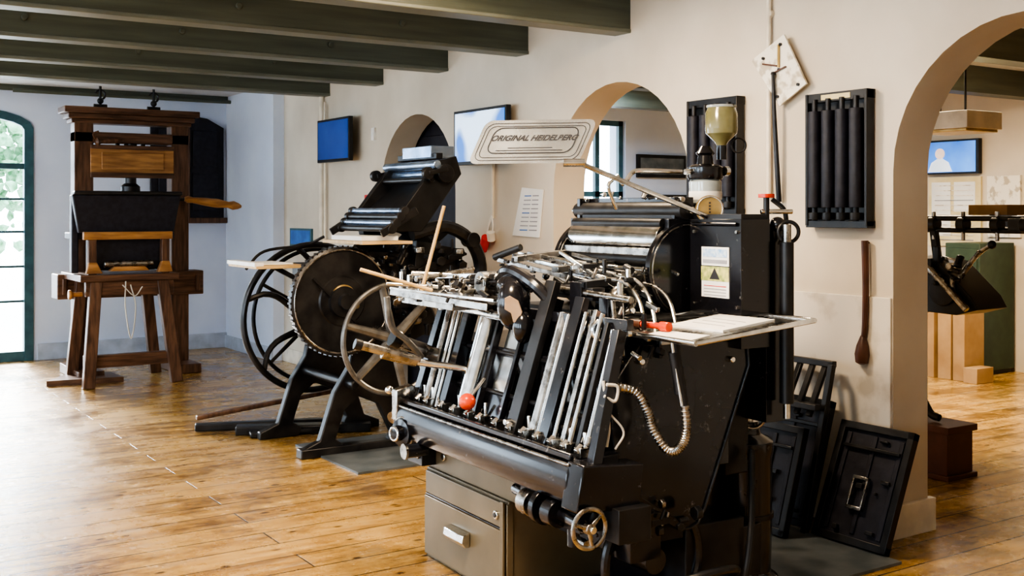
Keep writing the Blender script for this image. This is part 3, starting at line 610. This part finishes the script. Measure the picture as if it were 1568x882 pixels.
def rrect(u0,u1,v0,v1,r,n=5,A=0.42,Bh=0.17):
    pts=[]
    for cx,cy,a in ((u1*A-r,v1*Bh-r,0),(u0*A+r,v1*Bh-r,90),(u0*A+r,v0*Bh+r,180),(u1*A-r,v0*Bh+r,270)):
        for k in range(n+1):
            t=math.radians(a+90*k/n);pts.append(((cx+r*math.cos(t))/A,(cy+r*math.sin(t))/Bh))
    return pts
nrm=ex.cross(ey).normalized()
if nrm.y>0: nrm=-nrm
def sp(u,v,off=0): return p+ex*u+ey*v+nrm*off
b.prism([sp(u,v,0) for u,v in rrect(0,1,0,1,0.03)],-nrm*0.006,M['signm'])
for g,r in ((0.035,0.028),(0.065,0.022)):
    q=rrect(g,1-g,g*2.2,1-g*2.2,r)
    b.tube([sp(u,v,0.001) for u,v in q+[q[0]]],0.0014,M['ink'],sec=6,smooth=False)
q=rrect(0.12,0.88,0.24,0.82,0.03);b.tube([sp(u,v,0.001) for u,v in q+[q[0]]],0.0024,M['ink'],sec=6,smooth=False)
for v0,u0,u1 in ((0.30,0.2,0.8),(0.36,0.3,0.7)): b.tube([sp(u0,v0,0.001),sp(u1,v0,0.001)],0.0014,M['ink'],sec=6,smooth=False)
b.tube([(2.375,3.475,1.74),(2.42,3.465,1.72),(2.75,3.43,1.605),(3.08,3.40,1.49)],0.0105,S,smooth=False)
b.cyl((2.33,3.50,1.735),(2.40,3.46,1.735),0.016,S);b.cyl((3.02,3.40,1.51),(3.10,3.40,1.485),0.026,D)
b.cyl((3.06,3.36,1.49),(3.12,3.46,1.49),0.03,K)
b.cyl((2.99,3.43,1.56),(2.98,3.415,1.56),0.056,M['brass'],seg=32);b.torus((2.978,3.41,1.56),(-0.6,-0.8,0),0.05,0.003,M['signm'])
for k in range(5): b.cyl((2.975,3.408,1.535+0.0125*k),(2.977,3.411,1.535+0.0125*k),0.004,M['ink'],seg=8)
b.done('sign_arm',O,e)
Mx=Matrix((ex.normalized(),ey.normalized(),nrm)).transposed().to_4x4();Mx.translation=sp(0.5,0.58,0.002)
text_mesh('sign_lettering','ORIGINAL HEIDELBERG',0.031,TH@Mx,M['ink'],e,O,ext=0.001,shear=0.25,off=0.001)
b=HB()
def tz(x): return 1.10+(x-2.47)*0.09
c=[(2.47,2.90),(3.03,2.90),(3.03,3.45),(2.47,3.45)]
b.prism([(x,y,tz(x)) for x,y in c],(0,0,-0.008),M['dsteel'])
b.tube([(x,y,tz(x)+0.002) for x,y in c+[c[0]]],0.010,S,smooth=False)
b.prism([(x,y,tz(x)+0.008) for x,y in ((2.68,3.0),(2.95,3.02),(2.93,3.30),(2.66,3.28))],(0,0,-0.008),M['paper'])
b.prism([(x,y,tz(x)+0.004) for x,y in ((2.50,2.96),(2.60,2.98),(2.58,3.2),(2.5,3.2))],(0,0,-0.004),M['paper'])
for k in range(3): 
    x=2.74+0.05*k;b.prism([(x,3.06,tz(x)+0.0086),(x+0.006,3.06,tz(x)+0.0092),(x+0.006,3.24,tz(x)+0.0092),(x,3.24,tz(x)+0.0086)],(0,0,-0.001),M['inkg'])
b.cyl((2.55,3.30,1.13),(2.56,3.20,1.13),0.012,M['red']);b.cyl((2.56,3.20,1.13),(2.565,3.16,1.13),0.018,M['red']);b.cyl((2.545,3.36,1.13),(2.55,3.30,1.13),0.015,M['walnut'])
b.cyl((2.42,3.38,1.107),(2.46,3.50,1.107),0.042,D);b.cyl((2.415,3.37,1.107),(2.425,3.39,1.107),0.03,K);b.torus((2.418,3.37,1.107),(0.3,0.95,0),0.038,0.008,S)
b.cyl((2.44,3.42,1.107),(2.62,3.45,1.12),0.016,S)
b.cyl((2.53,3.09,1.10),(2.56,3.07,0.86),0.016,KM);b.cyl((2.53,3.09,1.05),(2.55,3.08,0.9),0.02,KM);b.cyl((2.515,3.085,1.09),(2.545,3.065,0.86),0.006,S)
b.bar((2.5,3.4,1.08),(3.0,3.4,1.11),0.03,0.02,KM)
b.done('feed_tray',O,e)
b=HB()
hp=[(2.33,3.21,0.93),(2.41,3.16,0.91),(2.45,3.14,0.84),(2.47,3.13,0.77),(2.51,3.10,0.70),(2.55,3.08,0.71),(2.57,3.07,0.77),(2.56,3.07,0.87)]
b.tube(hp,0.015,D)
P=[V(q) for q in hp]
E=[P[0]*2-P[1]]+P+[P[-1]*2-P[-2]]
for k in range(1,len(E)-2):
    a,b_,c_,d_=E[k-1:k+3]
    for t in range(7):
        t/=7
        q=0.5*((2*b_)+(c_-a)*t+(2*a-5*b_+4*c_-d_)*t*t+(3*b_-a-3*c_+d_)*t**3);dq=(c_-a)+(2*a-5*b_+4*c_-d_)*2*t+(3*b_-a-3*c_+d_)*3*t*t
        b.torus(q,dq,0.015,0.0035,D,seg=14,sec=6)
b.tube([(2.30,3.20,0.95),(2.31,3.18,0.80),(2.30,3.18,0.72)],0.006,M['shirt']);b.tube([(2.31,3.18,0.84),(2.36,3.16,0.77),(2.33,3.17,0.71)],0.004,M['shirt']);b.tube([(2.29,3.18,0.90),(2.33,3.17,0.88),(2.34,3.17,0.93),(2.30,3.18,0.94)],0.006,M['shirt'])
b.done('air_hose',O,e)
b=HB()
g=[(2.50,1.06),(3.01,1.05),(3.02,0.95),(2.80,0.42),(2.77,0.37),(2.73,0.355),(2.69,0.36),(2.40,0.55),(2.37,0.90)]
b.prism([(x,3.255-0.03*(x-2.4),z) for x,z in g],(0,0.012,0),M['guard'])
b.tube([(x,3.25-0.03*(x-2.4),z) for x,z in g[1:8]],0.006,M['guard'],smooth=False)
b.bar((2.38,3.26,0.56),(2.70,3.26,0.36),0.06,0.03,K)
b.cyl((2.5,3.23,1.0),(2.5,3.25,1.0),0.012,S);b.cyl((2.93,3.22,0.98),(2.93,3.25,0.98),0.012,S)
b.done('side_guard',O,e,bevel=0.003)
b=HB()
b.lathe((3.18,3.42,0.03),(0,0,1),[(0.13,0),(0.13,0.03),(0.10,0.05),(0.105,0.20),(0.105,0.52),(0.11,0.54),(0.11,0.58),(0.06,0.61),(0.05,0.66)],M['guard'])
b.cyl((3.18,3.42,0.3),(3.18,3.42,0.32),0.112,KM);b.box(3.03,3.15,3.3,3.5,0.1,0.3,KM);b.cyl((3.18,3.42,0.62),(3.18,3.42,0.85),0.03,S)
b.torus((3.16,3.36,0.72),(0.5,0.85,0),0.05,0.008,D)
b.tube([(3.1,3.3,0.6),(3.0,3.2,0.3),(2.9,3.15,0.08),(2.7,3.0,0.02)],0.014,KM)
b.done('drive_motor',O,e,bevel=0.003)
b=B();b.box(3.35,4.12,3.12,4.0,0,0.012,M['plate']);b.done('floor_plate')

# ------------------------------------------------------------------ wall items
def rack(y0,y1,z0,z1,label):
    b=B();X=4.388
    b.box(X-0.05,X+0.01,y0,y1,z1-0.045,z1,M['blackm']);b.box(X-0.05,X+0.01,y0,y1,z0,z0+0.035,M['blackm']);b.box(X-0.01,X+0.01,y0+0.01,y1-0.01,z0,z1,M['blackm'])
    b.box(X-0.055,X,y0,y0+0.015,z0+0.01,z1,M['blackm']);b.box(X-0.055,X,y1-0.015,y1,z0+0.01,z1,M['blackm'])
    n=4;w=(y1-y0-0.04)/n
    for k in range(n):
        y=y0+0.02+w*(k+0.5)
        b.cyl((X-0.055,y,z0+0.10),(X-0.055,y,z1-0.09),w*0.40,M['leather']);b.cyl((X-0.055,y,z0+0.035),(X-0.055,y,z1-0.03),0.014,M['iron']);b.cyl((X-0.055,y,z0+0.04),(X-0.055,y,z0+0.075),0.03,M['blackm'])
    if label: b.box(X-0.053,X-0.05,y0+0.1,y1-0.1,z1-0.036,z1-0.01,M['papery'])
    return b.done('roller_rack',(4.39,(y0+y1)/2,z0),bevel=0.003)
rack(3.48,3.86,1.47,2.14,True);rack(4.34,4.74,1.53,2.18,False)
b=B();b.cyl((4.38,4.15,1.62),(4.38,4.15,2.86),0.013,M['basec']);b.cyl((4.375,4.15,2.2),(4.40,4.15,2.2),0.02,M['basec']);b.cyl((4.375,4.15,2.6),(4.40,4.15,2.6),0.02,M['basec']);b.done('wall_conduit')
b=B();b.prism([(4.352,4.25,2.36),(4.352,4.02,2.47),(4.352,3.87,2.20),(4.352,4.05,2.10)],(0.012,0,0),M['oldpaper']);b.cyl((4.36,4.05,2.30),(4.40,4.05,2.30),0.01,M['iron'])
for y,z in ((4.16,2.36),(4.04,2.42),(3.92,2.2),(4.06,2.15),(4.05,2.29)): b.cyl((4.342,y,z),(4.354,y,z),0.008,M['iron'],seg=10)
b.bar((4.345,4.16,2.33),(4.345,4.06,2.31),0.012,0.008,M['walnut']);b.bar((4.345,4.05,2.42),(4.345,4.05,2.30),0.012,0.008,M['brass']);b.bar((4.345,4.10,2.27),(4.345,4.0,2.30),0.01,0.006,M['walnut'])
b.done('wall_plaque')
b=B();b.tube([(4.335,4.08,2.28),(4.345,4.075,2.0),(4.37,4.07,1.60)],(0.009,0.015),M['iron']);b.cyl((4.325,4.08,2.27),(4.36,4.08,2.27),0.006,M['iron']);b.done('hanging_iron_tool')
b=B();b.tube([(4.37,3.52,1.41),(4.37,3.515,1.2),(4.37,3.52,1.0),(4.37,3.53,0.93)],(0.018,0.013),M['walnut']);b.lathe((4.37,3.53,0.95),(0,0.06,-1),[(0.013,0),(0.03,0.05),(0.036,0.09),(0.03,0.13),(0.012,0.14)],M['walnut']);b.cyl((4.36,3.52,1.40),(4.40,3.52,1.40),0.005,M['iron']);b.done('hanging_wooden_paddle')
def tv(name,y0,y1,z0,z1,x,scr,tilt=0):
    b=B();b.box(x,x+0.04,y0,y1,z0,z1,M['blackm']);b.box(x-0.003,x,y0+0.02,y1-0.02,z0+0.025,z1-0.02,scr)
    b.box(x+0.04,4.398,(y0+y1)/2-0.05,(y0+y1)/2+0.05,(z0+z1)/2-0.05,(z0+z1)/2+0.05,M['blackm'])
    return b.done(name,bevel=0.004)
tv('wall_television',9.10,9.80,2.01,2.41,4.27,M['screenb']);tv('wall_television',6.57,7.30,1.90,2.31,4.30,M['screenw'])
b=B()
b.prism([(4.385,6.50,1.72),(4.385,6.24,1.70),(4.385,6.29,1.37),(4.385,6.62,1.38)],(0.01,0,0),M['paper'])
for k in range(9): z=1.66-0.03*k;b.bar((4.383,6.46+0.008*k,z),(4.383,6.38+0.006*k,z),0.003,0.007,M['inkg'] if k%4 else M['bluep']);b.bar((4.383,6.36+0.006*k,z),(4.383,6.29+0.003*k,z),0.003,0.007,M['inkg'])
b.done('wall_notice')
b=B();b.cyl((4.38,6.87,1.90),(4.38,6.87,1.5),0.012,M['basec']);b.tube([(4.37,6.87,1.52),(4.36,6.90,1.44),(4.36,6.93,1.36)],0.006,M['white']);b.tube([(4.37,6.87,1.52),(4.36,6.84,1.44),(4.36,6.86,1.36)],0.006,M['white']);b.cyl((4.34,6.90,1.36),(4.36,6.98,1.27),0.035,M['redp']);b.cyl((4.34,6.84,1.40),(4.36,6.86,1.34),0.03,M['white']);b.done('red_power_plug')
b=B();b.box(4.388,4.40,8.81,9.03,1.56,1.70,M['redp']);b.box(4.385,4.389,8.86,8.92,1.58,1.67,M['paper']);b.cyl((4.387,8.97,1.59),(4.387,8.97,1.65),0.012,M['paper']);b.done('fire_extinguisher_sign')
b=B();b.cyl((4.37,9.93,0.14),(4.37,9.93,2.86),0.025,M['basec']);b.cyl((4.37,9.85,0.14),(4.37,9.85,2.6),0.012,M['basec']);b.done('corner_pipe')
b=B();b.box(4.38,4.40,8.82,8.88,2.18,2.29,M['white']);b.box(4.374,4.382,8.835,8.865,2.21,2.25,M['paper']);b.done('light_switch')
b=B();b.box(4.38,4.402,10.2,10.75,1.20,1.38,M['teal']);b.box(4.377,4.381,10.23,10.72,1.22,1.36,M['bluep']);b.done('wall_poster')
b=B();b.box(4.70,4.76,7.2,9.0,0,2.5,M['leather']);b.box(4.68,4.70,7.6,8.6,0.3,1.1,M['leather']);b.box(4.68,4.70,7.6,8.6,1.2,2.2,M['leather']);b.done('door_4',bevel=0.005)  # dark panel closing off the far arch opening
def chase(name,y0,y1,h,xb,xt,seedv):
    random.seed(seedv)
    W=y1-y0;dx=xt-xb;Ln=math.sqrt(dx*dx+h*h);b=B()
    ang=math.atan2(dx,h)
    b.T=Matrix.Translation((xb,y0,0.013))@Matrix.Rotation(ang,4,'Y')
    b.box(-0.02,0.02,0,0.035,0,Ln,M['blackm']);b.box(-0.02,0.02,W-0.035,W,0,Ln,M['blackm']);b.box(-0.02,0.02,0,W,0,0.035,M['blackm']);b.box(-0.02,0.02,0,W,Ln-0.035,Ln,M['blackm'])
    b.box(0.0,0.015,0.03,W-0.03,0.03,Ln-0.03,M['leather'])
    for k in range(3): 
        y=0.06+(W-0.12)*k/2;b.box(-0.008,0.0,y-0.012,y+0.012,0.05,Ln-0.05,M['leather'])
    b.box(-0.025,-0.01,0.05,W-0.05,Ln*0.78,Ln*0.81,M['iron'])
    for (a0,a1,c0,c1) in ((0.42,0.445,0.28,0.56),(0.60,0.625,0.28,0.56),(0.42,0.625,0.28,0.31),(0.42,0.625,0.53,0.56)): b.box(-0.03,-0.006,W*a0,W*a1,Ln*c0,Ln*c1,M['dsteel'])
    for k in range(8): 
        y=random.uniform(0.06,W-0.06);z=random.uniform(0.05,Ln-0.05);b.box(-0.02,0,y,y+random.uniform(0.01,0.05),z,z+random.uniform(0.01,0.03),M['iron'])
    return b.done(name,bevel=0.003)
chase('printing_chase',3.20,3.62,0.52,4.12,4.34,1);chase('printing_chase',3.68,4.12,0.60,4.15,4.34,2);chase('printing_chase',3.64,4.0,0.50,3.95,4.10,3)
b=B()
for k in range(4): b.bar((4.2,3.72+0.08*k,0.55),(4.33,3.72+0.08*k,0.80),0.03,0.02,M['iron'])
b.bar((4.2,3.66,0.60),(4.2,4.05,0.60),0.04,0.03,M['blackm']);b.bar((4.32,3.66,0.80),(4.32,4.1,0.80),0.03,0.03,M['blackm']);b.bar((4.1,4.1,0.0),(4.32,4.1,0.8),0.03,0.03,M['blackm']);b.bar((4.1,3.66,0.0),(4.3,3.66,0.8),0.03,0.03,M['blackm']);b.done('iron_roller_frame',bevel=0.003)

# ------------------------------------------------------------------ second room things
b=B();b.box(9.93,9.99,6.62,7.25,1.93,2.28,M['blackm']);b.box(9.925,9.93,6.65,7.22,1.95,2.26,M['screens'])
b.cyl((9.918,7.05,2.14),(9.924,7.05,2.14),0.055,M['skin'],seg=24);b.prism([(9.919,7.19,1.955),(9.919,6.91,1.955),(9.919,6.95,2.05),(9.919,7.02,2.09),(9.919,7.08,2.09),(9.919,7.15,2.05)],(0.005,0,0),M['shirtw']);b.done('wall_television')
b=B();b.box(9.97,9.995,6.62,7.22,1.20,1.90,M['papery']);b.box(9.965,9.97,6.68,6.92,1.55,1.85,M['paper']);b.box(9.965,9.97,6.96,7.18,1.3,1.85,M['paper'])
for k in range(12): b.box(9.96,9.966,6.70,7.14,1.26+0.05*k,1.268+0.05*k,M['inkg'] if k%4==0 else M['oldpaper'])
b.done('wall_poster')
b=B();b.box(9.965,9.995,6.2,6.55,1.3,1.9,M['oldpaper']);b.box(9.96,9.966,6.23,6.52,1.4,1.6,M['blackm']);b.done('display_board')
b=B();b.box(9.4,9.95,6.25,6.62,0.04,1.25,M['green']);b.box(9.39,9.40,6.28,6.59,0.1,0.6,M['green']);b.box(9.39,9.40,6.28,6.59,0.65,1.2,M['green']);b.box(9.42,9.93,6.27,6.6,0,0.04,M['blackm']);b.cyl((9.37,6.34,0.9),(9.39,6.34,0.9),0.02,M['dsteel']);b.done('green_cabinet',bevel=0.006)
b=B();b.box(9.94,9.99,5.3,6.0,0,2.1,M['paper']);b.box(9.92,9.99,5.25,5.32,0,2.15,M['base']);b.box(9.92,9.99,5.98,6.04,0,2.15,M['base']);b.box(9.92,9.99,5.25,6.04,2.1,2.16,M['base']);b.done('door_5')
b=B()
for k,(y,w,h) in enumerate(((6.20,0.12,0.75),(6.35,0.14,0.68),(6.52,0.12,0.78))): b.box(9.0,9.3,y-w/2,y+w/2,0,h,M['card']);b.box(8.99,9.31,y-0.02,y+0.02,h-0.01,h+0.004,M['board'])
b.box(8.95,9.2,5.98,6.12,0,0.14,M['card'])
b.done('cardboard_boxes',bevel=0.004)
b=B();b.box(5.60,5.84,3.93,4.23,0.02,0.30,M['boxr']);b.box(5.58,5.86,3.91,4.25,0.27,0.31,M['boxr']);b.box(5.58,5.86,3.91,4.25,0.0,0.03,M['boxr']);b.done('storage_crate',bevel=0.004)
O=(6.0,4.5,0);e=empty('cylinder_proof_press',O)
I=M['iron']
b=B()
b.tube([(5.70,4.05,0.335),(5.70,4.12,0.36),(5.72,4.22,0.50),(5.78,4.30,0.60),(5.85,4.34,0.8),(5.9,4.34,0.95)],(0.022,0.035),I)
for x,y in ((5.95,5.1),(6.6,5.1)): b.tube([(x,y,0.0),(x+0.03,y,0.1),(x,y,0.5),(x,y,0.95)],(0.04,0.05),I)
b.box(5.75,6.6,4.35,5.2,0.92,1.05,M['blackm'])
b.prism([(5.78,4.35,1.28),(5.78,4.12,1.25),(5.78,3.90,1.05),(5.78,3.86,0.98),(5.78,4.0,0.94),(5.78,4.35,0.95)],(0.3,0,0),M['blackm']);b.cyl((5.76,4.08,1.08),(6.1,4.08,1.08),0.09,I)
b.tube([(5.74,4.2,1.25),(5.74,4.05,1.12),(5.74,3.9,0.98)],0.02,M['dsteel'])
b.bits(20,(5.74,3.95,1.0),(5.85,4.3,1.3),[I,M['blackm'],M['dsteel']],0.015,0.04)
b.done('stand',O,e,bevel=0.005)
b=B()
for z in (1.44,1.51): b.cyl((5.85,3.55,z),(5.85,4.7,z),0.016,I)
for y in (3.6,3.78,4.0,4.2,4.5): b.cyl((5.85,y-0.025,1.475),(5.85,y+0.025,1.475),0.045,M['blackm']);b.cyl((5.85,y,1.38),(5.85,y,1.55),0.012,M['dsteel'])
b.bar((5.85,3.55,1.475),(5.85,3.7,1.475),0.05,0.07,M['blackm'])
b.bar((5.85,4.2,1.45),(5.9,4.2,1.2),0.04,0.04,I);b.bar((5.85,4.6,1.45),(6.0,4.6,1.0),0.04,0.04,I)
b.tube([(5.8,3.78,1.36),(5.82,3.86,1.32),(5.85,3.98,1.22),(5.9,4.05,1.15)],0.014,M['dsteel']);b.sph((5.8,3.78,1.36),0.025,M['blackm']);b.box(5.9,6.1,3.75,4.0,1.53,1.59,M['card'])
b.tube([(5.8,3.86,1.32),(5.82,4.02,1.12),(5.84,4.1,0.98)],0.012,M['dsteel'])
b.done('roller_carriage',O,e,bevel=0.003)
b=B()
for x0,x1,z0,z1 in ((8.35,9.1,1.95,2.22),(8.5,9.3,1.3,1.75)): b.box(x0,x1,9.96,9.995,z0,z1,M['blackm']);b.box(x0+0.04,x1-0.04,9.955,9.96,z0+0.04,z1-0.04,M['plate'])
b.done('picture_frame')
b=B();b.box(6.7,7.1,4.55,5.0,2.12,2.24,M['basec']);b.box(6.72,7.08,4.57,4.98,2.10,2.12,M['brass']);b.cyl((6.9,4.7,2.24),(6.9,4.7,2.66),0.008,M['iron']);b.cyl((6.9,4.9,2.24),(6.9,4.9,2.66),0.008,M['iron']);b.done('hanging_lamp_box',bevel=0.004)

# ------------------------------------------------------------------ tree outside
random.seed(3)
b=B();b.cyl((4.4,24,-0.05),(4.5,24,2.4),0.2,M['oak'],r2=0.12)
for k in range(900):
    c=V((random.gauss(4.2,1.6),24+random.gauss(0,1),random.gauss(2.7,0.75)));r=random.uniform(0.05,0.17)
    q=bmesh.ops.create_icosphere(b.bm,subdivisions=1,radius=r)
    for v in q['verts']: v.co*=random.uniform(0.5,1.4)
    bmesh.ops.translate(b.bm,vec=c,verts=q['verts']);b._fin(q['verts'],M['leaf'])
b.done('garden_tree',flat=True)

# ------------------------------------------------------------------ lights
def area(name,loc,size,energy,col,rot=(0,0,0)):
    l=bpy.data.lights.new(name,'AREA');l.size=size;l.energy=energy;l.color=col
    o=bpy.data.objects.new(name,l);o.location=loc;o.rotation_euler=rot;COL.objects.link(o);return o
area('fill_light',(1.3,3.0,2.8),0.5,110,(1.0,0.78,0.54))  # added warm fill for the foreground press and wall, no fixture
area('fill_light',(2.9,4.5,2.8),0.4,55,(1.0,0.78,0.54))  # second added warm fill, above the view
area('fill_light',(-0.8,7.0,2.6),1.0,60,(0.95,0.97,1.0))  # added neutral fill, out of view on the left
area('fill_light',(7.3,5.3,2.8),1.0,170,(1.0,0.80,0.55))  # added warm fill to brighten the second room
area('fill_light',(6.6,8.1,2.8),1.0,100,(0.72,0.85,1.0))  # added cool fill deeper in the second room
s=bpy.data.lights.new('sun','SUN');s.energy=16;s.angle=0.35;s.color=(1,0.98,0.96)
so=bpy.data.objects.new('sun',s);COL.objects.link(so);so.rotation_euler=(-V((0.06,-0.90,-0.38))).to_track_quat('Z','Y').to_euler()
w=bpy.data.worlds.new('world');SC.world=w;w.use_nodes=True;bg=w.node_tree.nodes['Background'];bg.inputs[0].default_value=(0.72,0.86,1.0,1);bg.inputs[1].default_value=9.0
# ------------------------------------------------------------------ camera
cam=bpy.data.cameras.new('camera');cam.sensor_width=36;cam.lens=36*1698/1568;cam.shift_y=-117/1568;cam.clip_start=0.05
co=bpy.data.objects.new('camera',cam);co.location=(0,0,1.55);co.rotation_euler=(math.radians(90),0,math.radians(-33.5));COL.objects.link(co);SC.camera=co
SC.view_settings.view_transform='AgX'
SC.view_settings.look='AgX - High Contrast'
SC.view_settings.exposure=0.2
